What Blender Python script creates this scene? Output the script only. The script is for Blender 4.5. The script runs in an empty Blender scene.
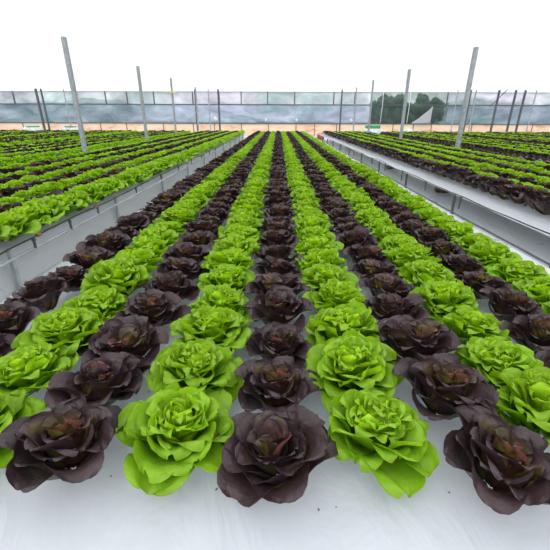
import bpy, math, random
import numpy as np
from mathutils import Vector, Matrix

random.seed(7)
RNG = np.random.default_rng(11)
PI = math.pi
sc = bpy.context.scene
C = bpy.data.collections.new('greenhouse'); sc.collection.children.link(C)

# ------------------------------------------------------------------ camera
F = 366.7; PITCH = math.radians(23.3); EYE = 1.29; YAW = math.radians(0.43); ROLL = math.radians(0.2)
CP, SP = math.cos(PITCH), math.sin(PITCH)
cam = bpy.data.cameras.new('camera'); cam.sensor_width = 36; cam.lens = 36 * F / 550; cam.clip_end = 400; cam.clip_start = .02
co = bpy.data.objects.new('camera', cam); C.objects.link(co)
co.matrix_world = Matrix.Translation((0, 0, EYE)) @ Matrix.Rotation(YAW, 4, 'Z') @ Matrix.Rotation(PI / 2 - PITCH, 4, 'X') @ Matrix.Rotation(ROLL, 4, 'Z')
sc.camera = co
def depth(y, z=.45): return y * CP + (EYE - z) * SP
def project(x, y, z):
    c = depth(y, z); return 278 + F * x / c, 117 + F * (EYE - z) / (CP * c)

# ------------------------------------------------------------------ materials
def new_mat(name):
    m = bpy.data.materials.new(name); m.use_nodes = True
    nt = m.node_tree; nt.nodes.clear()
    return m, nt
def N(nt, t, **kw):
    n = nt.nodes.new(t)
    for k, v in kw.items():
        if k[0] == '_': setattr(n, k[1:], v)
        else: n.inputs[k.replace('_', ' ')].default_value = v
    return n
def L(nt, a, b): nt.links.new(a, b)
def ramp(nt, fac, stops):
    r = nt.nodes.new('ShaderNodeValToRGB'); e = r.color_ramp.elements
    e[0].position, e[0].color = stops[0][0], (*stops[0][1], 1)
    e[1].position, e[1].color = stops[-1][0], (*stops[-1][1], 1)
    for p, c in stops[1:-1]:
        k = e.new(p); k.color = (*c, 1)
    L(nt, fac, r.inputs[0]); return r
def mapped(nt, scale=(1, 1, 1)):
    tc = N(nt, 'ShaderNodeTexCoord'); mp = N(nt, 'ShaderNodeMapping'); mp.inputs['Scale'].default_value = scale
    L(nt, tc.outputs['Object'], mp.inputs['Vector']); return mp.outputs[0]
def mixc(nt, fac, a, b, mode='MIX'):
    m = nt.nodes.new('ShaderNodeMix'); m.data_type = 'RGBA'; m.blend_type = mode
    for s, v in ((0, fac), (6, a), (7, b)):
        if isinstance(v, (int, float)): m.inputs[s].default_value = v
        elif isinstance(v, tuple): m.inputs[s].default_value = (*v, 1)
        else: L(nt, v, m.inputs[s])
    return m.outputs[2]

def plain(name, col, rough=.5, metal=0.0, col2=None, nscale=6.0, bump=0.0):
    m, nt = new_mat(name); out = N(nt, 'ShaderNodeOutputMaterial'); b = N(nt, 'ShaderNodeBsdfPrincipled', Roughness=rough, Metallic=metal)
    v = mapped(nt); no = N(nt, 'ShaderNodeTexNoise', Scale=nscale, Detail=5.0); L(nt, v, no.inputs['Vector'])
    c2 = col2 or tuple(c * .75 for c in col)
    r = ramp(nt, no.outputs[0], [(.35, c2), (.65, col)]); L(nt, r.outputs[0], b.inputs['Base Color'])
    if bump:
        bp = N(nt, 'ShaderNodeBump', Strength=bump, Distance=.02); L(nt, no.outputs[0], bp.inputs['Height']); L(nt, bp.outputs[0], b.inputs['Normal'])
    L(nt, b.outputs[0], out.inputs[0]); return m

def leaf_mat(name, back, trans_mul, trans, rough, spec, vary, sheen=0.0, shift=(1, 1, 1)):
    m, nt = new_mat(name); out = N(nt, 'ShaderNodeOutputMaterial')
    b = N(nt, 'ShaderNodeBsdfPrincipled', Roughness=rough); b.inputs['Specular IOR Level'].default_value = spec
    if sheen:
        b.inputs['Sheen Weight'].default_value = sheen; b.inputs['Sheen Tint'].default_value = (.75, .7, .85, 1); b.inputs['Sheen Roughness'].default_value = .4
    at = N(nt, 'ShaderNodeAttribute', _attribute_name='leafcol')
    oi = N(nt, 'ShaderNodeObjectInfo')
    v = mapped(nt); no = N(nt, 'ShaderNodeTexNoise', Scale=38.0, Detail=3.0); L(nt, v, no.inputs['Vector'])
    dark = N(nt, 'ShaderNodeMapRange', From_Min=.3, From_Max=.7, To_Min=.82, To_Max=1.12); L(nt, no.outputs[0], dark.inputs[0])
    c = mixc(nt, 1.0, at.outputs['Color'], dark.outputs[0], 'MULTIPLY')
    rv = N(nt, 'ShaderNodeMapRange', To_Min=1 - vary, To_Max=1 + vary); L(nt, oi.outputs['Random'], rv.inputs[0])
    c = mixc(nt, 1.0, c, rv.outputs[0], 'MULTIPLY')
    geo = N(nt, 'ShaderNodeNewGeometry')
    cb = mixc(nt, .6, c, back); c2 = mixc(nt, geo.outputs['Backfacing'], c, cb)
    L(nt, c2, b.inputs['Base Color'])
    bn = N(nt, 'ShaderNodeTexNoise', Scale=55.0, Detail=2.0); L(nt, v, bn.inputs['Vector'])
    bp = N(nt, 'ShaderNodeBump', Strength=.5, Distance=.008); L(nt, bn.outputs[0], bp.inputs['Height']); L(nt, bp.outputs[0], b.inputs['Normal'])
    tr = N(nt, 'ShaderNodeBsdfTranslucent'); L(nt, mixc(nt, 1.0, c, trans_mul, 'MULTIPLY'), tr.inputs[0])
    mx = N(nt, 'ShaderNodeMixShader', Fac=trans); L(nt, b.outputs[0], mx.inputs[1]); L(nt, tr.outputs[0], mx.inputs[2])
    L(nt, mx.outputs[0], out.inputs[0]); return m

GREEN = leaf_mat('green_leaf', (.24, .42, .03), (1.3, 1.3, .4), .32, .42, .3, .12)
DARK = leaf_mat('purple_leaf', (.055, .034, .040), (1.6, .9, .5), .10, .40, .40, .15, .04)

def film(name, col, dirt, scale, wr=.35, transl=.0, stretch=(1, 1, 1), dirt_lo=.62, rough=.32):
    m, nt = new_mat(name); out = N(nt, 'ShaderNodeOutputMaterial'); b = N(nt, 'ShaderNodeBsdfPrincipled', Roughness=rough)
    v = mapped(nt)
    d = N(nt, 'ShaderNodeTexNoise', Scale=scale, Detail=8.0, Roughness=.65); L(nt, v, d.inputs['Vector'])
    d2 = N(nt, 'ShaderNodeTexNoise', Scale=.9, Detail=3.0); L(nt, v, d2.inputs['Vector'])
    r = ramp(nt, d.outputs[0], [(.0, col), (dirt_lo, col), (dirt_lo + .12, dirt)])
    c = mixc(nt, d2.outputs[0], r.outputs[0], tuple(x * .8 for x in col))
    L(nt, c, b.inputs['Base Color'])
    v2 = mapped(nt, stretch); w = N(nt, 'ShaderNodeTexNoise', Scale=5.0, Detail=4.0, Distortion=1.2); L(nt, v2, w.inputs['Vector'])
    bp = N(nt, 'ShaderNodeBump', Strength=wr, Distance=.05); L(nt, w.outputs[0], bp.inputs['Height']); L(nt, bp.outputs[0], b.inputs['Normal'])
    sh = b.outputs[0]
    if transl:
        t = N(nt, 'ShaderNodeBsdfTranslucent', Color=(.85, .87, .9, 1)); mx = N(nt, 'ShaderNodeMixShader', Fac=transl)
        L(nt, sh, mx.inputs[1]); L(nt, t.outputs[0], mx.inputs[2]); sh = mx.outputs[0]
    L(nt, sh, out.inputs[0]); return m
FLOOR = film('floor_film', (.74, .78, .82), (.2, .16, .12), 9.0, .5, 0, (1, .35, 1))
BENCH = film('bench_film', (.74, .76, .83), (.3, .26, .22), 14.0, .4, .45, (1, .5, 1), .66)

ADDED_SKIRT = film('added_skirt_film', (.86, .88, .90), (.36, .32, .28), 11.0, .3, .5, (1, .5, 1), .60)  # extra pale film for the added sheet below the narrow-aisle bench
def clear_film(name, tcol, dcol, dcol2, ftrans, scale=(.18, 1, .5), soft=False):
    m, nt = new_mat(name); out = N(nt, 'ShaderNodeOutputMaterial')
    v = mapped(nt, scale); n1 = N(nt, 'ShaderNodeTexNoise', Scale=1.6, Detail=7.0, Roughness=.6, Distortion=.6); L(nt, v, n1.inputs['Vector'])
    n3 = N(nt, 'ShaderNodeTexNoise', Scale=.9, Detail=3.0); L(nt, v, n3.inputs['Vector'])
    r = ramp(nt, n1.outputs[0], [(.32, dcol), (.66, dcol2)])
    hue = ramp(nt, n3.outputs[0], [(.35, (.90, 1.0, .97)), (.5, (1, 1, 1)), (.65, (1.0, .955, 1.0))])
    class _O: pass
    rr_ = _O(); rr_.outputs = [mixc(nt, 1.0, r.outputs[0], hue.outputs[0], 'MULTIPLY')]; r = rr_
    tint = mixc(nt, 1.0, ramp(nt, n1.outputs[0], [(.3, tuple(c * .72 for c in tcol)), (.7, tcol)]).outputs[0], hue.outputs[0], 'MULTIPLY')
    t = N(nt, 'ShaderNodeBsdfTransparent'); L(nt, tint if soft else mixc(nt, 0.0, tcol, tcol), t.inputs[0])
    d = N(nt, 'ShaderNodeBsdfTranslucent'); L(nt, r.outputs[0], d.inputs[0])
    df = N(nt, 'ShaderNodeBsdfDiffuse'); L(nt, r.outputs[0], df.inputs[0])
    m1 = N(nt, 'ShaderNodeMixShader', Fac=.5); L(nt, d.outputs[0], m1.inputs[1]); L(nt, df.outputs[0], m1.inputs[2])
    m2 = N(nt, 'ShaderNodeMixShader', Fac=ftrans); L(nt, m1.outputs[0], m2.inputs[1]); L(nt, t.outputs[0], m2.inputs[2])
    L(nt, m2.outputs[0], out.inputs[0]); return m
ROOF = clear_film('roof_film', (1, 1, 1), (.9, .9, .9), (.98, .98, .98), .75)
WALL_UP = clear_film('upper_wall_film', (.97, .98, 1), (.42, .50, .54), (.93, .95, .98), .62, (.35, 1, .6), True)
WALL_LO = clear_film('lower_wall_film', (.80, .86, .95), (.32, .40, .45), (.80, .82, .90), .6, (.35, 1, .8), True)
WALL_CLEAR = clear_film('thin_wall_film', (.80, .86, .84), (.25, .32, .32), (.55, .6, .6), .86, (.5, 1, .8), True)
SIDE = clear_film('side_wall_film', (.7, .75, .82), (.5, .55, .62), (.7, .74, .8), .5)
LOOSE = film('loose_film', (.62, .64, .66), (.4, .38, .36), 3.0, .5, .3)
TAN = None
def tan_mat():
    m, nt = new_mat('tan_base_panel'); out = N(nt, 'ShaderNodeOutputMaterial'); b = N(nt, 'ShaderNodeBsdfPrincipled', Roughness=.75)
    v = mapped(nt, (.5, 1, 1.6)); n1 = N(nt, 'ShaderNodeTexNoise', Scale=1.3, Detail=8.0, Roughness=.65); L(nt, v, n1.inputs['Vector'])
    r = ramp(nt, n1.outputs[0], [(.3, (.62, .30, .16)), (.45, (.88, .60, .42)), (.58, (.90, .70, .52)), (.72, (.72, .62, .50))])
    L(nt, r.outputs[0], b.inputs['Base Color']); L(nt, b.outputs[0], out.inputs[0]); return m
TAN = tan_mat()
STEEL = plain('galvanised_steel', (.38, .41, .44), .45, .15, (.27, .29, .32), 14)
STEEL_D = plain('dark_steel', (.10, .11, .12), .55, .2)
PALE_STEEL = plain('pale_pipe', (.45, .49, .52), .4, .1)
BLACK = plain('black_rubber', (.02, .02, .022), .5)
RUST = plain('rusty_clip', (.35, .16, .10), .7)
WHITE = plain('white_plastic', (.82, .83, .84), .4)
GRNPL = plain('green_plastic', (.04, .33, .13), .4)
YELLOW = plain('pale_yellow_board', (.72, .66, .42), .6)
BROWN = plain('brown_rock', (.20, .165, .13), .85, 0, (.09, .075, .06), 16, .6)
DEBRIS = plain('dry_debris', (.12, .085, .06), .9, 0, (.22, .16, .11), 3)
SOIL = plain('outside_ground', (.16, .2, .12), .95, 0, (.1, .12, .07), 1)
TREE = plain('tree_foliage', (.07, .15, .07), .8, 0, (.03, .08, .05), 2.5)
BARK = plain('tree_bark', (.08, .06, .045), .9)
ORANGE = plain('orange_plastic', (.62, .16, .10), .5)

# ------------------------------------------------------------------ mesh helpers
class MB:
    def __init__(s): s.v = []; s.f = []
    def box(s, x0, x1, y0, y1, z0, z1):
        n = len(s.v)
        s.v += [(x, y, z) for x in (x0, x1) for y in (y0, y1) for z in (z0, z1)]
        for q in ((0, 1, 3, 2), (4, 6, 7, 5), (0, 4, 5, 1), (2, 3, 7, 6), (0, 2, 6, 4), (1, 5, 7, 3)): s.f.append([n + i for i in q])
    def tube(s, pts, r, k=8):
        pts = [Vector(p) for p in pts]; n0 = len(s.v)
        for i, p in enumerate(pts):
            d = (pts[min(i + 1, len(pts) - 1)] - pts[max(i - 1, 0)]).normalized()
            a = d.cross(Vector((0, 0, 1)) if abs(d.z) < .9 else Vector((1, 0, 0))).normalized(); b = d.cross(a)
            rr = r[i] if isinstance(r, (list, tuple)) else r
            for j in range(k):
                t = 2 * PI * j / k; s.v.append(tuple(p + a * math.cos(t) * rr + b * math.sin(t) * rr))
        for i in range(len(pts) - 1):
            for j in range(k):
                s.f.append([n0 + i * k + j, n0 + i * k + (j + 1) % k, n0 + (i + 1) * k + (j + 1) % k, n0 + (i + 1) * k + j])
        s.f.append([n0 + j for j in range(k)][::-1]); s.f.append([n0 + (len(pts) - 1) * k + j for j in range(k)])
    def blob(s, c, r, seed, amp=.2, nu=14, nv=9):
        rr = random.Random(seed); n0 = len(s.v); ph = [(rr.uniform(0, 6), rr.randint(1, 4), rr.randint(1, 4)) for _ in range(5)]
        for i in range(nv + 1):
            th = PI * i / nv
            for j in range(nu):
                f = 2 * PI * j / nu
                k = 1 + amp * sum(math.sin(a * f + b * th + p) for p, a, b in ph) / 2.2
                s.v.append((c[0] + r[0] * k * math.sin(th) * math.cos(f), c[1] + r[1] * k * math.sin(th) * math.sin(f), c[2] + r[2] * k * math.cos(th)))
        for i in range(nv):
            for j in range(nu): s.f.append([n0 + i * nu + j, n0 + (i + 1) * nu + j, n0 + (i + 1) * nu + (j + 1) % nu, n0 + i * nu + (j + 1) % nu])
    def build(s, name, mat, parent=None, bevel=0, smooth=False):
        me = bpy.data.meshes.new(name); me.from_pydata(s.v, [], s.f); me.materials.append(mat); me.update()
        if smooth: me.shade_smooth()
        o = bpy.data.objects.new(name, me); C.objects.link(o)
        if parent: o.parent = parent; o.matrix_parent_inverse = Matrix.Translation(-parent.location)
        if bevel:
            b = o.modifiers.new('bevel', 'BEVEL'); b.width = bevel; b.segments = 2
        return o
def tag(o, label=None, cat=None, group=None, kind=None):
    if label: o['label'] = label
    if cat: o['category'] = cat
    if group: o['group'] = group
    if kind: o['kind'] = kind
    return o
def empty(name, loc=(0, 0, 0)):
    o = bpy.data.objects.new(name, None); o.location = loc; o.empty_display_size = .1; C.objects.link(o); return o

# ------------------------------------------------------------------ lettuces
GA = 2.39996
def leaf(Ln, W, th0, th1, curl, wrap, ruf, phi, r0, z0, nu, nv, rr, tw=0.0):
    v = np.sin(np.linspace(0, 1, nv + 1) * PI / 2) ** 1.0
    u = np.linspace(-1, 1, nu + 1)
    th = th0 + (th1 - th0) * v - curl * np.clip((v - .62) / .38, 0, 1) ** 1.6
    dv = np.diff(v, prepend=0); r = r0 + np.cumsum(np.cos(th) * dv) * Ln; z = z0 + np.cumsum(np.sin(th) * dv) * Ln
    w = W * np.where(v < .58, .24 + .76 * np.sin(np.clip(v / .58, 0, 1) * PI / 2) ** 1.15, np.sqrt(np.clip(1 - (np.clip(v - .58, 0, 1) / .425) ** 3, 0.02, 1)))
    U, V = np.meshgrid(u, v); TH = th[:, None]; Wv = w[:, None]
    R = W / max(wrap, .05)
    s = U * Wv; lat = R * np.sin(s / R); nor = R * (1 - np.cos(s / R))
    p1, p2, p3 = rr.uniform(0, 6.28, 3); k1, k2 = rr.uniform(3.5, 6.5), rr.uniform(2.5, 4.5)
    nor = nor + ruf * W * (np.abs(U) ** 2 * np.sin(k1 * V + p1 + np.sign(U) * 1.3) * .5 + V ** 4 * np.sin(k2 * U + p2) * .35 + .12 * np.sin(9 * U + p3) * V ** 2)
    # midrib groove
    nor = nor - .05 * W * np.exp(-(U / .12) ** 2) * (1 - V)
    rad = r[:, None] - np.sin(TH) * nor; zz = z[:, None] + np.cos(TH) * nor
    lat = lat + tw * V * rad
    x = rad * math.cos(phi) - lat * math.sin(phi); y = rad * math.sin(phi) + lat * math.cos(phi)
    P = np.stack([x, y, zz + 0 * U], -1).reshape(-1, 3)
    i = np.arange(nv)[:, None] * (nu + 1) + np.arange(nu)[None]
    Fc = np.stack([i, i + 1, i + nu + 2, i + nu + 1], -1).reshape(-1, 4)
    return P, Fc, U.reshape(-1), V.reshape(-1)

def lerp(a, b, t): return a + (b - a) * t
def lettuce_leaves(kind, seed, q):
    """the leaves of one plant, from outermost to heart; q is the fineness"""
    rr = np.random.default_rng(seed); out = []
    nl = {'green': (56, 46, 24, 14), 'dark': (29, 27, 18, 12)}[kind][q]
    nu, nv = [(10, 10), (6, 6), (4, 4), (3, 3)][q]
    open_ = rr.uniform(.85, 1.12); a0 = rr.uniform(0, 6.28)
    hx, hy = rr.uniform(-.018, .018, 2)
    for i in range(nl):
        t = i / (nl - 1); j = lambda a: float(rr.uniform(1 - a, 1 + a))
        phi = a0 + i * GA + rr.uniform(-.25, .25)
        if kind == 'green':
            Ln = lerp(.185, .085, t ** .9) * j(.12); W = lerp(.088, .034, t ** .8) * j(.15) * (1.25 if q == 3 else 1)
            th0 = math.radians(lerp(13, 84, t ** .75) * open_ * j(.18)); th1 = math.radians(lerp(40, 92, t ** .7) * j(.12))
            curl = lerp(1.15, .35, t) * j(.35); wrap = lerp(.65, 1.5, t); ruf = lerp(.38, .58, t) * j(.3)
            z0 = lerp(.006, .085, t); r0 = lerp(.014, .004, t)
        else:
            Ln = lerp(.175, .095, t ** 1.1) * j(.13); W = lerp(.088, .042, t ** 1.0) * j(.15) * (1.25 if q == 3 else 1)
            th0 = math.radians(lerp(12, 78, t ** .75) * open_ * j(.16)); th1 = math.radians(lerp(52, 92, t ** .6) * j(.12))
            curl = lerp(1.5, .6, t) * j(.4); wrap = lerp(.95, 1.6, t); ruf = .17 * j(.4)
            z0 = lerp(.006, .055, t); r0 = lerp(.012, .012, t)
        P, Fc, U, V = leaf(Ln, W, th0, min(th1, 1.75), curl, wrap, ruf, phi, r0, z0, nu, nv, rr, rr.uniform(-.15, .15))
        ox, oy = rr.normal(0, .016 * t + .003, 2); P = P + np.array([ox + hx * t, oy + hy * t, 0])
        rib = np.exp(-(U / .16) ** 2) * np.clip(1.05 - V, 0, 1)
        e = rr.uniform(.88, 1.12)
        if kind == 'green':
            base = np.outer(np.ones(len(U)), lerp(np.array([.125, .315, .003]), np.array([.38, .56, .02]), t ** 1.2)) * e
            lit_tip = np.array([.36, .62, .012]) * e  # brighter lit rims painted into the leaf colour towards the end
            k = (V ** 4 * .7)[:, None]; col = base * (1 - k) + lit_tip * k
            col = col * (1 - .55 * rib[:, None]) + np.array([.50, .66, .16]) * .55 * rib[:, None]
        else:
            ol = np.array([.115, .10, .014]) * (1 + 1.6 * t * t) if rr.random() > .35 else np.array([.13, .055, .022])
            pur = np.array([.033, .0175, .0205]) * e
            edge = lerp(.42, .88, t) * j(.25)
            k = np.clip((V + .25 * np.abs(U) - edge) / .28, 0, 1)[:, None]; k = k * k * (3 - 2 * k)
            nz = (.5 + .5 * np.sin(9 * U + 5 * V + rr.uniform(0, 6)))[:, None]; col = ol * (1 - k) + pur * k; col = col * (1 - .3 * nz) + pur * .3 * nz
            col = col * (1 - .45 * rib[:, None]) + np.array([.18, .16, .05]) * .4 * rib[:, None]
            if t > .8 and rr.random() < .35: col = col * .4 + np.array([.30, .10, .10]) * .5
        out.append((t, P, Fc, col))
    return out
def leaf_arrays(lv):
    off = 0; Ps = []; Fs = []; Cs = []
    for _, P, Fc, col in lv:
        Ps.append(P); Fs.append(Fc + off); Cs.append(col); off += len(P)
    return np.concatenate(Ps), np.concatenate(Fs), np.concatenate(Cs)
def mesh_from(name, P, Fc, col, mat):
    me = bpy.data.meshes.new(name)
    me.vertices.add(len(P)); me.vertices.foreach_set('co', P.astype(np.float32).ravel())
    me.loops.add(Fc.size); me.loops.foreach_set('vertex_index', Fc.astype(np.int32).ravel())
    me.polygons.add(len(Fc)); me.polygons.foreach_set('loop_start', np.arange(0, Fc.size, 4, dtype=np.int32))
    me.update(calc_edges=True)
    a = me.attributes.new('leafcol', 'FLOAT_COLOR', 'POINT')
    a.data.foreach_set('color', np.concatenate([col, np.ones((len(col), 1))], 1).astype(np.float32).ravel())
    me.polygons.foreach_set('use_smooth', np.ones(len(Fc), bool)); me.materials.append(mat); me.validate(); return me

MATS = {'green': GREEN, 'dark': DARK}
NVAR = 8
PARTS = {}; WHOLE = {}; LOD = {}
for kind in ('green', 'dark'):
    for s in range(NVAR):
        lv = lettuce_leaves(kind, 100 + s * 7 + (50 if kind == 'dark' else 0), 0)
        PARTS[kind, s] = [(nm, mesh_from(nm, *leaf_arrays([l for l in lv if lo <= l[0] < hi]), MATS[kind]))
                          for nm, lo, hi in (('outer_leaves', -1, .38), ('inner_leaves', .38, .76), ('heart', .76, 2))]
        WHOLE[kind, s] = mesh_from(kind + '_lettuce', *leaf_arrays(lettuce_leaves(kind, 100 + s * 7 + (50 if kind == 'dark' else 0), 1)), MATS[kind])
        LOD[kind, s, 1] = leaf_arrays(lettuce_leaves(kind, 100 + s * 7 + (50 if kind == 'dark' else 0), 1)); LOD[kind, s, 2] = leaf_arrays(lettuce_leaves(kind, 300 + s * 3, 2)); LOD[kind, s, 3] = leaf_arrays(lettuce_leaves(kind, 400 + s * 3, 3))

TOP = .35          # height of the growing surface
END = 24.0
plants = []        # (kind, x, y, row key, index in row)
def row(kind, x, y0, step, key, end=END):
    y = y0; n = 0
    while y < end:
        jx, jy = random.uniform(-.012, .012), random.uniform(-.015, .015)
        px, py = project(x, y, .43)
        m = F * .30 / depth(y)
        if -m < px < 550 + m and py < 470: n += 1; plants.append([kind, x + jx, y + jy, key, n])
        elif py < 470 and abs(px - 275) < 275 + m + (60 if y > 6 else 260): plants.append([kind, x + jx, y + jy, key, 999])
        y += step * random.uniform(.97, 1.03)
centre = [(-4, 'dark', -1.20, .62, 'dark edge row along the narrow aisle'),
          (-3, 'green', -.90, .80, 'outer green row toward the narrow aisle'),
          (-2, 'dark', -.60, .745, 'inner dark row toward the narrow aisle'),
          (-1, 'green', -.29, .815, 'inner green row toward the narrow aisle'),
          (0, 'dark', 0, .745, 'central dark row'),
          (1, 'green', .29, .825, 'inner green row toward the wide aisle'),
          (2, 'dark', .575, .72, 'inner dark row toward the wide aisle'),
          (3, 'green', .85, .88, 'middle green row toward the wide aisle'),
          (4, 'dark', 1.13, .80, 'outer dark row toward the wide aisle'),
          (5, 'green', 1.42, .70, 'green edge row along the wide aisle')]
for k, kind, x, y0, nm in centre: row(kind, x, y0, .262, ('the middle bed', nm))
ORD = ['first', 'second', 'third', 'fourth', 'fifth', 'sixth', 'seventh', 'eighth', 'ninth', 'tenth', 'eleventh', 'twelfth', 'thirteenth', 'fourteenth', 'fifteenth', 'sixteenth', 'seventeenth', 'eighteenth', 'nineteenth', 'twentieth']
def bed(x0, n, first, bedname, dx, seq=None):
    for i in range(n):
        kind = (seq[i] if seq else (first if i % 2 == 0 else ('dark' if first == 'green' else 'green')))
        row(kind, x0 + dx * i, random.uniform(.7, .95), .262, (bedname, f'row {ORD[i]}' if False else f'{ORD[i]} row'))
bed(-2.20, 9, 'green', 'the bed across the narrow aisle', -.30)
bed(-5.45, 9, 'green', 'the second bed across the narrow aisle', -.30)
bed(-8.7, 9, 'green', 'the third bed across the narrow aisle', -.30)
bed(-11.9, 9, 'green', 'the fourth bed across the narrow aisle', -.30)
bed(-15.1, 11, 'green', 'the fifth bed across the narrow aisle', -.30)
bed(2.84, 9, 'dark', 'the bed across the wide aisle', .30)
bed(6.25, 9, 'dark', 'the second bed across the wide aisle', .30)
bed(9.5, 9, 'dark', 'the third bed across the wide aisle', .30)
bed(12.7, 9, 'dark', 'the fourth bed across the wide aisle', .30)
bed(15.9, 9, 'dark', 'the fifth bed across the wide aisle', .30)

LOOKS = {'green': ['bright green', 'fresh green', 'lime green', 'ruffled green'], 'dark': ['dark purple', 'dark purple-brown', 'dark red-brown', 'deep purple']}
SPECIAL = {('inner dark row toward the narrow aisle', 2): 'purple lettuce with a pink and yellow heart'}
NEAR_ORD = 14
count = {'green': 0, 'dark': 0}; rest = {'green': [], 'dark': []}
plants.sort(key=lambda p: depth(p[2]) + (100 if p[4] == 999 else 0))
for kind, x, y, (bd, rw), n in plants:
    v = random.randrange(NVAR); ang = random.uniform(0, 2 * PI); s = random.uniform(.92, 1.10)  * (1.18 if rw == 'first row' and bd in ('the bed across the narrow aisle', 'the bed across the wide aisle') else 1.0)
    tx, ty = random.uniform(-.14, .14), random.uniform(-.14, .14)
    if count[kind] >= 300 or n == 999:
        rest[kind].append((x, y, v, ang, s)); continue
    count[kind] += 1
    word = 'green' if kind == 'green' else 'dark purple'
    M = Matrix.Translation((x, y, TOP)) @ Matrix.Rotation(tx, 4, 'X') @ Matrix.Rotation(ty, 4, 'Y') @ Matrix.Rotation(ang, 4, 'Z') @ Matrix.Diagonal((s, s, s * random.uniform(.92, 1.1), 1))
    if depth(y) < 5.2:
        o = bpy.data.objects.new(kind + '_lettuce' if kind == 'green' else 'purple_lettuce', None); o.empty_display_size = .05; C.objects.link(o)
        o.matrix_world = M
        for nm, me in PARTS[kind, v]:
            c = bpy.data.objects.new(nm, me); C.objects.link(c); c.parent = o
    else:
        o = bpy.data.objects.new('green_lettuce' if kind == 'green' else 'purple_lettuce', WHOLE[kind, v]); C.objects.link(o); o.matrix_world = M
    mid = bd == 'the middle bed'
    if n <= NEAR_ORD:
        if mid: lab = f'{word} lettuce {ORD[n-1]} from the near end of {rw}'.replace('of central', 'of the central')
        else: lab = f'{word} lettuce {ORD[n-1]} from near end, {rw} of {bd[4:]}'
    else:
        if mid: lab = f'small {word} lettuce past the {ORD[NEAR_ORD-1]} plant of {rw}'
        else: lab = f'small {word} lettuce past {ORD[NEAR_ORD-1]} plant, {rw} of {bd[4:]}'
    tag(o, lab, 'lettuce', f'{word} lettuces of {bd}')
for kind in ('green', 'dark'):
    Ps = []; Fs = []; Cs = []; off = 0
    for x, y, v, ang, s in rest[kind]:
        P, Fc, col = LOD[kind, v, 1 if depth(y) < 4 else 2 if depth(y) < 13 else 3]
        c, sn = math.cos(ang) * s, math.sin(ang) * s
        Q = np.stack([P[:, 0] * c - P[:, 1] * sn + x, P[:, 0] * sn + P[:, 1] * c + y, P[:, 2] * s * ((1.16 if x < 0 else 1.09) if kind == 'dark' else (.98 if x < 0 else 1.0)) + TOP], 1)
        Ps.append(Q); Fs.append(Fc + off); Cs.append(col * random.uniform(.8, 1.2)); off += len(P)
    me = mesh_from('distant_lettuces', np.concatenate(Ps), np.concatenate(Fs), np.concatenate(Cs), MATS[kind])
    o = bpy.data.objects.new(f'distant_{"green" if kind == "green" else "purple"}_lettuces', me); C.objects.link(o)
    tag(o, f'{"green" if kind=="green" else "dark purple"} lettuces filling the far rows of all the beds', 'lettuces', None, 'stuff')

# ------------------------------------------------------------------ growing benches
def film_sheet(x0, x1, y0, y1, z, amp=.004, n=60, m=10):
    b = MB(); rr = random.Random(int(x0 * 100)); n0 = 0
    ph = [rr.uniform(0, 6) for _ in range(4)]
    hz = lambda x, y: z + amp * (math.sin(3 * y + ph[0]) * math.sin(4 * x + ph[1]) + .5 * math.sin(7 * y + 2 * x + ph[2]))
    for i in range(n + 1):
        for j in range(m + 1):
            x = x0 + (x1 - x0) * j / m; y = y0 + (y1 - y0) * i / n; b.v.append((x, y, hz(x, y)))
    for i in range(n):
        for j in range(m):
            a = i * (m + 1) + j; b.f.append([a, a + 1, a + m + 2, a + m + 1])
    return b
def bench(x0, x1, y0, legs_a, legs_b, label, edge_x=None, hangers=(), cable=True, group='white film growing benches'):
    t = empty('growing_bench', ((x0 + x1) / 2, y0, 0)); tag(t, label, 'bench', group)
    film_sheet(x0, x1, y0, END + .3, TOP - .006).build('film_top', BENCH, t, smooth=True)
    if edge_x is not None and edge_x < 0:
        b = MB(); sg = 1 if edge_x > 0 else -1; n = 80
        for i in range(n + 1):
            y = y0 + (END + .3 - y0) * i / n
            for q, zz in ((.045, TOP - .01), (.085, .27), (.07, .12), (.045, .012)): b.v.append((edge_x + sg * (q + .008 * math.sin(5 * y + q * 9)), y, zz))
        for i in range(n):
            for j in range(3): a = i * 4 + j; b.f.append([a, a + 1, a + 5, a + 4])
        b.build('added_skirt', ADDED_SKIRT, t, smooth=True)  # sheet added to look bright in place of the shaded floor under the bench
    if legs_a:
        for xx, ls in ((x0 + .02, legs_a), (x1 - .02, legs_b)):
            for y in ls:
                b = MB(); b.box(xx - .016, xx + .016, y - .016, y + .016, 0, TOP + .0); b.build('leg', STEEL_D if x0 > 0 else STEEL, t, .003)
    else:
        for xx in (x0 + .1, x1 - .1):
            for y in (y0 + .2, 12, END):
                b = MB(); b.box(xx - .02, xx + .02, y - .02, y + .02, 0, TOP - .03); b.build('leg', STEEL, t)
    for y in hangers:
        b = MB(); b.box(edge_x - .008, edge_x + .008, y - .008, y + .008, TOP - (random.uniform(.08, .10) if edge_x < 0 else random.uniform(.13, .19)), TOP + .01); b.box(edge_x - .012, edge_x + .012, y - .012, y + .012, TOP - .02, TOP + .0)
        b.build('bracket', STEEL_D, t)
    if edge_x is not None and cable:
        b = MB(); pts = []; y = y0; rr = random.Random(5)
        while y < END: pts.append((edge_x + (.02 if edge_x > 0 else .0) * math.sin(y * 3), y, TOP + .008 + .008 * math.sin(y * 2.3) + rr.uniform(-.004, .004))); y += .22
        b.tube(pts, .0065, 6); b.build('edge_cable', BLACK, t, smooth=True)
    return t
L_legs = [.65 + 2 * i for i in range(12)]; R_legs = [.97 + 2 * i for i in range(12)]
bench(-1.42, 1.86, .28, L_legs, R_legs, 'long white film bench under the middle bed of ten lettuce rows', None, cable=False)
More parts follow.
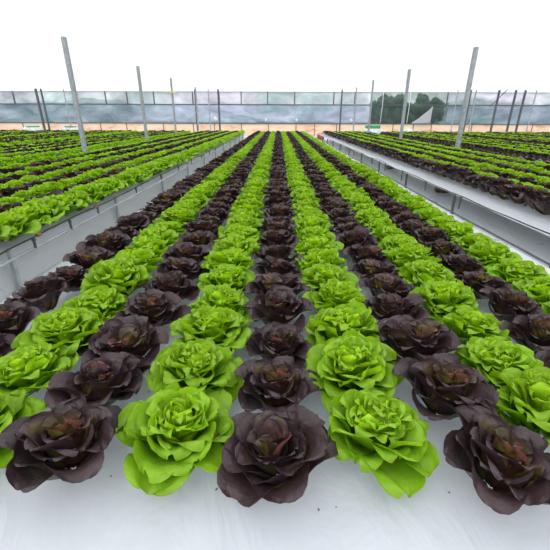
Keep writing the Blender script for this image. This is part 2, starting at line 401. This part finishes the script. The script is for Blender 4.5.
bench(-4.88, -2.05, .5, L_legs, L_legs, 'white film bench along the narrow aisle, black cable on its edge', -2.045, [2.92, 3.5] + [4.1 + 1.22 * i for i in range(8)])
bench(2.36, 5.6, .5, R_legs, R_legs, 'white film bench along the wide aisle, short brackets on its edge', 2.365, [4.77 + 1.22 * i for i in range(9)])
for x0, x1, nm, sd in ((-8.1, -5.2, 'second', 'narrow'), (-11.35, -8.45, 'third', 'narrow'), (-14.55, -11.65, 'fourth', 'narrow'), (-18.4, -14.85, 'fifth', 'narrow'),
                       (5.95, 8.95, 'second', 'wide'), (9.2, 12.15, 'third', 'wide'), (12.4, 15.35, 'fourth', 'wide'), (15.6, 18.6, 'fifth', 'wide')):
    bench(x0, x1, 3 if nm == 'second' else 6, None, None, f'white film bench under {nm} bed from the {sd} aisle outward')

# lower edge pipe along the middle bench, floor pipe
b = MB(); pts = [(1.885 + .01 * math.sin(y), y, TOP + .006) for y in np.arange(.4, END, .5)]; b.tube(pts, .008, 6)
tag(b.build('irrigation_pipe', STEEL_D, smooth=True), 'thin dark pipe along the wide-aisle edge of the middle bench', 'pipe')
b = MB(); b.tube([(-2.05 - .012 * math.sin(y * .8), y, TOP - .085) for y in np.arange(.6, END, .6)], .013, 8)
tag(b.build('side_pipe', PALE_STEEL, smooth=True), 'pale grey pipe hung below the black cable along the narrow aisle bench', 'pipe')

# rusty clips on the cable of the near bench
for y in (3.0, 4.05):
    b = MB(); b.blob((-2.04, y, TOP + .012), (.02, .04, .014), int(y * 9), .2, 8, 6)
    tag(b.build('clip', RUST, smooth=True), f'small rust-red scrap on the black bench cable, {"nearer" if y<3.5 else "farther"} of two', 'scrap', 'rusty scraps on the cable')

# ------------------------------------------------------------------ floor and debris
def structure(o): o['kind'] = 'structure'; return o
b = MB(); b.box(-24, 24, -1.5, 30, -.05, 0); structure(b.build('floor', FLOOR))
b = MB(); b.box(-70, 70, 30.2, 120, -.06, -.01); structure(b.build('ground_outside', SOIL))
b = MB(); rr = random.Random(3)
for i in range(620):
    if i < 460: x, y = rr.uniform(-2.15, -1.3) - (rr.random() < .25) * rr.uniform(0, .4), rr.uniform(.9, 12)
    else: x, y = rr.uniform(1.9, 3.1), rr.uniform(2, 14)
    a = rr.uniform(0, PI); l, w = rr.uniform(.006, .036), rr.uniform(.003, .011); h = rr.uniform(.004, .012)
    if i % 9 == 0: l *= 2
    n = len(b.v); ca, sa = math.cos(a), math.sin(a)
    for (p, q, z) in ((-l, 0, .002), (-l * .3, w, .003), (l, .3 * w, .004), (l * .2, -w, .002), (0, 0, h)): b.v.append((x + p * ca - q * sa, y + p * sa + q * ca, z))
    b.f += [[n, n + 3, n + 4], [n + 3, n + 2, n + 4], [n + 2, n + 1, n + 4], [n + 1, n, n + 4], [n, n + 1, n + 2, n + 3]]
tag(b.build('leaf_litter', DEBRIS), 'dry brown scraps and soil scattered over the white aisle film', 'litter', None, 'stuff')
b = MB(); rr = random.Random(8)
for i in range(260):
    x = rr.choice([-.45, -.75, .435, .71, .145, -.145, -1.05, 1.0]) + rr.gauss(0, .02); y = rr.uniform(.6, 4); h = rr.uniform(.002, .006); l = rr.uniform(.003, .009); a = rr.uniform(0, PI)
    n = len(b.v); ca, sa = math.cos(a), math.sin(a)
    for (p, q, z) in ((-l, 0, 0), (0, l * .5, 0), (l, 0, 0), (0, -l * .6, 0), (0, 0, h)): b.v.append((x + p * ca - q * sa, y + p * sa + q * ca, TOP + .002 + z))
    b.f += [[n, n + 3, n + 4], [n + 3, n + 2, n + 4], [n + 2, n + 1, n + 4], [n + 1, n, n + 4], [n, n + 1, n + 2, n + 3]]
tag(b.build('soil_crumbs', DEBRIS), 'soil crumbs on the white film between the lettuce rows', 'crumbs', None, 'stuff')
b = MB(); b.blob((3.08, 6.95, .075), (.15, .10, .085), 21, .12)
tag(b.build('rock', BROWN, smooth=True), 'larger grey-brown lump lying on floor film of the wide aisle', 'rock')
b = MB(); b.blob((3.06, 10.4, .07), (.13, .10, .085), 4, .15)
tag(b.build('rock', BROWN, smooth=True), 'smaller dark lump farther along the floor of the wide aisle', 'rock')
# film folds on the wide aisle floor
for i, (xa, xb, ya, yb) in enumerate(((2.0, 2.12, 2.2, 6.5), (2.28, 2.2, 2.6, 5.2), (-1.75, -1.62, 2.0, 5.5))):
    b = MB(); b.tube([(xa + (xb - xa) * t + .02 * math.sin(9 * t), ya + (yb - ya) * t, .001) for t in np.linspace(0, 1, 14)], [.002 + .012 * math.sin(PI * t) for t in np.linspace(0, 1, 14)], 6)
    tag(b.build('film_fold', FLOOR, smooth=True), ['long raised crease in the floor film of the wide aisle', 'short raised crease beside longer one, wide aisle floor film', 'raised crease in the floor film of the narrow aisle'][i], 'crease')

# ------------------------------------------------------------------ roof, walls
WY = 30.0; H0 = .84; H1 = 2.13; H2 = 3.0
b = MB(); b.box(-24, 24, -1.5, WY, H2, H2 + .01); structure(b.build('ceiling', ROOF))
XA, XB = [(p - 278) * depth(WY, 2) / F for p in (371, 447)]
for xa, xb in ((-24, XA), (XB, 24)):
    b = MB(); b.box(xa, xb, WY, WY + .02, H1, H2); structure(b.build('wall_back_upper', WALL_UP))
    b = MB(); b.box(xa, xb, WY, WY + .02, H0, H1); structure(b.build('wall_back_lower', WALL_LO))
b = MB(); b.box(XA, XB, WY, WY + .02, H0, H2); structure(b.build('wall_back_thin', WALL_CLEAR))
for sx, nm in ((-1, 'left'), (1, 'right')):
    b = MB(); b.box(min(sx * 24, sx * 24.02), max(sx * 24, sx * 24.02), -1.5, WY, 0, H2); structure(b.build('wall_' + nm, SIDE))
b = MB(); b.box(-24, 24, WY - .04, WY + .04, 0, H0); structure(b.build('baseboard_back', TAN))
b = MB(); b.box(-24, 24, WY - .07, WY - .01, H1 - .035, H1 + .035); structure(b.build('trim_1', STEEL_D))
b = MB(); b.box(-24, 24, WY - .09, WY - .03, H0 - .03, H0 + .03); structure(b.build('trim_2', STEEL_D))
b = MB(); b.box(-24, 24, WY - .07, WY - .01, H2 - .06, H2); structure(b.build('trim_3', STEEL))
k = 4
ZW = depth(WY, 2.6)
for px in (12, 104.5, 126, 153, 192, 218.5, 240.5, 267, 294, 333, 354, 446):
    x = (px - 278) * ZW / F; b = MB(); b.box(x - .035, x + .035, WY - .08, WY - .01, H1, H2); structure(b.build(f'trim_{k}', STEEL_D)); k += 1
for px in (22, 100, 126, 163, 193, 214, 241, 268, 295.5, 314, 336, 392, 412, 430, 470, 530):
    x = (px - 278) * depth(WY, .6) / F; b = MB(); b.box(x - .03, x + .03, WY - .07, WY - .03, 0, H0); structure(b.build(f'trim_{k}', RUST)); k += 1
# ------------------------------------------------------------------ posts
def post(x, y, w, mat, label, group, top=H2):
    t = empty('steel_post', (x, y, 0)); tag(t, label, 'post', group)
    b = MB(); b.box(x - w, x + w, y - w, y + w, 0, top); b.build('shaft', mat, t, .004)
    b = MB(); b.box(x - w * 1.8, x + w * 1.8, y - w * 1.8, y + w * 1.8, 0, .012); b.build('base_plate', mat, t)
    return t
NTH = ['nearest', 'second nearest', 'third', 'farthest']
for i, y in enumerate((10.05, 15.4, 19.9, 25.6)):
    post(-5.05 if i == 0 else -5.2, y, .048 if i < 2 else .04, STEEL, f'{"thick " if i<2 else ""}grey steel post, {ORD[i]} along the narrow-aisle side line of posts', 'roof posts')
for i, y in enumerate((11.3, 16.2, 20.6, 25.6)):
    post((5.2, 5.05, 4.7, 4.85)[i], y, .052 if i < 2 else .04, STEEL, f'{"thick " if i<2 else ""}grey steel post, {ORD[i]} along the wide-aisle side line of posts', 'roof posts')
ZP = depth(27.5, .5)
thin = [(43, .06), (48, .045), (70, .03), (197, .045), (210, .035), (219.5, .055), (339, .045), (450, .03), (462.5, .045), (467.5, .04), (489.5, .055), (505.5, .055), (514.5, .055), (525, .03)]
labs = ['thick one of two close posts by the far wall near white tubs', 'thin one of two close posts by the far wall near white tubs', 'faint thin post right beside the tub nearer the middle', 'thin post at far wall just behind the narrow-aisle line of posts',
        'faint thin post between two darker ones near the far wall', 'dark thin post at far wall nearest to the narrow aisle end', 'dark thin post at far wall nearest to the wide aisle end', 'faint thin post just past the torn film',
        'first thin dark post beyond the thick wide-side post', 'second thin dark post beyond the thick wide-side post', 'third thin dark post beyond the thick wide-side post, by a brace', 'fourth thin dark post beyond the thick wide-side post',
        'fifth thin dark post beyond the thick wide-side post', 'last faint thin post, where the far wall rail stops']
labs[2] = 'faint thin post beside the second white tub at far wall'
for (px, w), lb in zip(thin, labs):
    post((px - 278) * ZP / F, 27.5, w, STEEL_D if w > .04 else STEEL, lb, 'thin posts along the far wall')
X1 = (489.5 - 278) * ZP / F
b = MB(); b.tube([(X1 + .55, 27.5, 3.05), (X1 - .45, 27.5, 1.95)], .03, 8); tag(b.build('brace', STEEL_D), 'dark diagonal brace between the thin posts at the far wall', 'brace')
# board on the third post
b = MB(); b.box(-5.6, -4.9, 19.78, 19.84, 2.33, 2.42); tag(b.build('board', YELLOW, bevel=.005), 'pale yellow horizontal board fixed across the third narrow-side post', 'board')
# cords
for i, (px, p2) in enumerate(((382.5, 379.5), (409.5, 406))):
    x = (px - 278) * depth(29.6, 2.9) / F; x2 = (p2 - 278) * depth(29.6, 1) / F
    b = MB(); b.tube([(x, 29.6, 3.1), (x * .5 + x2 * .5 + .03, 29.6, 2), (x2, 29.6, .9)], .022, 6)
    tag(b.build('cord', WHITE, smooth=True), ['white cord hanging before dark trees, just above a green-lidded tub', 'white cord hanging before dark trees, next to torn film'][i], 'cord')
# torn loose film
b = MB(); zt = depth(29.7, 1.6); X = lambda px: (px - 278) * zt / F; n = 14
for i in range(n + 1):
    t = i / n; xx = X(412) + (X(431) - X(412)) * t; top = .95 + 1.1 * t ** 1.2
    for zz in np.linspace(.88, top, 6): b.v.append((xx, 29.7 + .05 * math.sin(t * 14) - .02 * zz, zz))
for i in range(n):
    for j in range(5): a = i * 6 + j; b.f.append([a, a + 6, a + 7, a + 1])
o = b.build('hanging_film', LOOSE, smooth=True); sm = o.modifiers.new('thickness', 'SOLIDIFY'); sm.thickness = .01
tag(o, 'torn triangular flap of pale film hanging on the far wall', 'plastic film')
# white bags on the rail
for i, (px, s) in enumerate(((215, 1.5), (265.5, 1), (296, 1), (350.5, 1.1))):
    x = (px - 278) * depth(29.8, 1.1) / F; b = MB(); b.blob((x, 29.82, 1.0 + .1 * s), (.08 * s, .05, .09 * s), 30 + i, .22)
    tag(b.build('hanging_bag', WHITE, smooth=True), ['largest white bag tied on the far wall rail, beside thin posts', 'white bag on far wall rail just before the central rows, narrow-aisle side', 'white bag on far wall rail just before central rows, wide-aisle side', 'white bag on far wall rail by the thin dark post of wide aisle'][i], 'bag', 'white bags on the far wall rail')
# tubs
for i, (px, w, lid) in enumerate(((31, .55, 1), (69, .5, 1), (372, .62, 1), (405, .42, 0))):
    x = (px - 278) * depth(26.6, .6) / F
    t = empty('storage_tub', (x, 26.6, 0)); tag(t, ['white tub with green lid at far wall, by two close posts', 'white tub with green lid between a thick post and close posts', 'large white tub with tall green lid before the dark trees', 'plain white tub without lid beside the torn film'][i], 'tub', 'tubs along the far wall')
    b = MB(); b.box(x - w, x + w, 26.4, 26.9, 0, .60 if lid else .58); b.build('tub_body', WHITE, t, .03)
    if lid:
        h = .80 if i == 2 else .68; b = MB(); ww = w * (.6 if i < 2 else .75); b.box(x - ww, x + ww, 26.42, 26.88, .60, h); b.build('lid', GRNPL, t, .02)
b = MB(); b.box(2.42, 2.85, 24.35, 24.75, .0, .33); b.box(2.5, 2.77, 24.4, 24.7, .33, .38); tag(b.build('crate', ORANGE, bevel=.01), 'small orange-red crate on the floor where the wide aisle ends', 'crate')

# ------------------------------------------------------------------ trees outside the film
def tree(x, y, h, r, seed, label):
    t = empty('tree', (x, y, 0)); tag(t, label, 'tree', 'trees outside the film')
    b = MB(); b.tube([(x, y, -.01), (x + .05, y, h * .3), (x, y, h * .55)], [.18, .13, .08], 8); b.build('trunk', BARK, t, smooth=True)
    b = MB(); rr = random.Random(seed)
    for i in range(26):
        a = rr.uniform(0, 6.28); q = rr.uniform(0, r * .75); z = rr.uniform(.12, .86) * h
        b.blob((x + q * math.cos(a), y + q * math.sin(a) * .6, z), (r * .38,) * 2 + (r * .34,), seed + i, .3, 12, 8)
    b.build('crown', TREE, t, smooth=True)
for i, (px, h, r) in enumerate(((381, 3.0, 1.0), (398, 3.1, 1.1), (416, 3.05, 1.1), (434, 2.85, .95))):
    tree((px - 278) * depth(32, 2) / F, 32 + .3 * (i % 2), h, r, 60 + 40 * i, ['dark tree behind the film above the green-lidded tub', 'tallest dark tree outside, behind the two white cords', 'dark tree outside the film behind the torn flap', 'smallest of the dark trees outside, past the torn flap'][i])

# ------------------------------------------------------------------ wooded hills far outside
HILL = plain('wooded_hill', (.16, .24, .20), .95, 0, (.08, .14, .12), .25)
def hill(xs, y, seed, label):
    b = MB(); rr = random.Random(seed); n = 40; m = 8; ph = [rr.uniform(0, 6) for _ in range(4)]
    for i in range(n + 1):
        t = i / n; x = xs[0] + (xs[1] - xs[0]) * t
        h = 5.2 * min(1, math.sin(PI * t) * 2.2) * (.86 + .08 * math.sin(9 * t + ph[0]) + .05 * math.sin(31 * t + ph[1]))
        for j in range(m + 1):
            q = j / m; b.v.append((x, y + 22 * (q - .5), h * math.sin(PI * q) ** .8 - .02))
    for i in range(n):
        for j in range(m): a = i * (m + 1) + j; b.f.append([a, a + 1, a + m + 2, a + m + 1])
    o = b.build('hill', HILL, smooth=True); o['kind'] = 'structure'
hill((-74, -28), 88, 1, ''); hill((31, 74), 88, 2, ''); 
# ------------------------------------------------------------------ light
w = bpy.data.worlds.new('overcast'); sc.world = w; w.use_nodes = True
nt = w.node_tree; nt.nodes.clear(); out = N(nt, 'ShaderNodeOutputWorld'); bg = N(nt, 'ShaderNodeBackground', Strength=1.8); tc = N(nt, 'ShaderNodeTexCoord'); sx = N(nt, 'ShaderNodeSeparateXYZ'); L(nt, tc.outputs['Generated'], sx.inputs[0])
L(nt, ramp(nt, sx.outputs[2], [(0.0, (.66, .67, .68)), (.06, (.66, .67, .68)), (.45, (.84, .86, .88)), (1.0, (1, 1, 1))]).outputs[0], bg.inputs[0]); L(nt, bg.outputs[0], out.inputs[0])
sun = bpy.data.lights.new('sun', 'SUN'); sun.energy = 1.3; sun.angle = math.radians(35); sun.color = (1, .98, .94)
so = bpy.data.objects.new('sun', sun); C.objects.link(so); so.rotation_euler = (math.radians(28), math.radians(-14), 0)
vs = sc.view_settings; sc.display_settings.display_device = 'sRGB'; vs.view_transform = 'Standard'; vs.look = 'None'; vs.gamma = 1; vs.use_curve_mapping = False; vs.exposure = 0.0
sc.cycles.max_bounces = 8; sc.cycles.transparent_max_bounces = 12
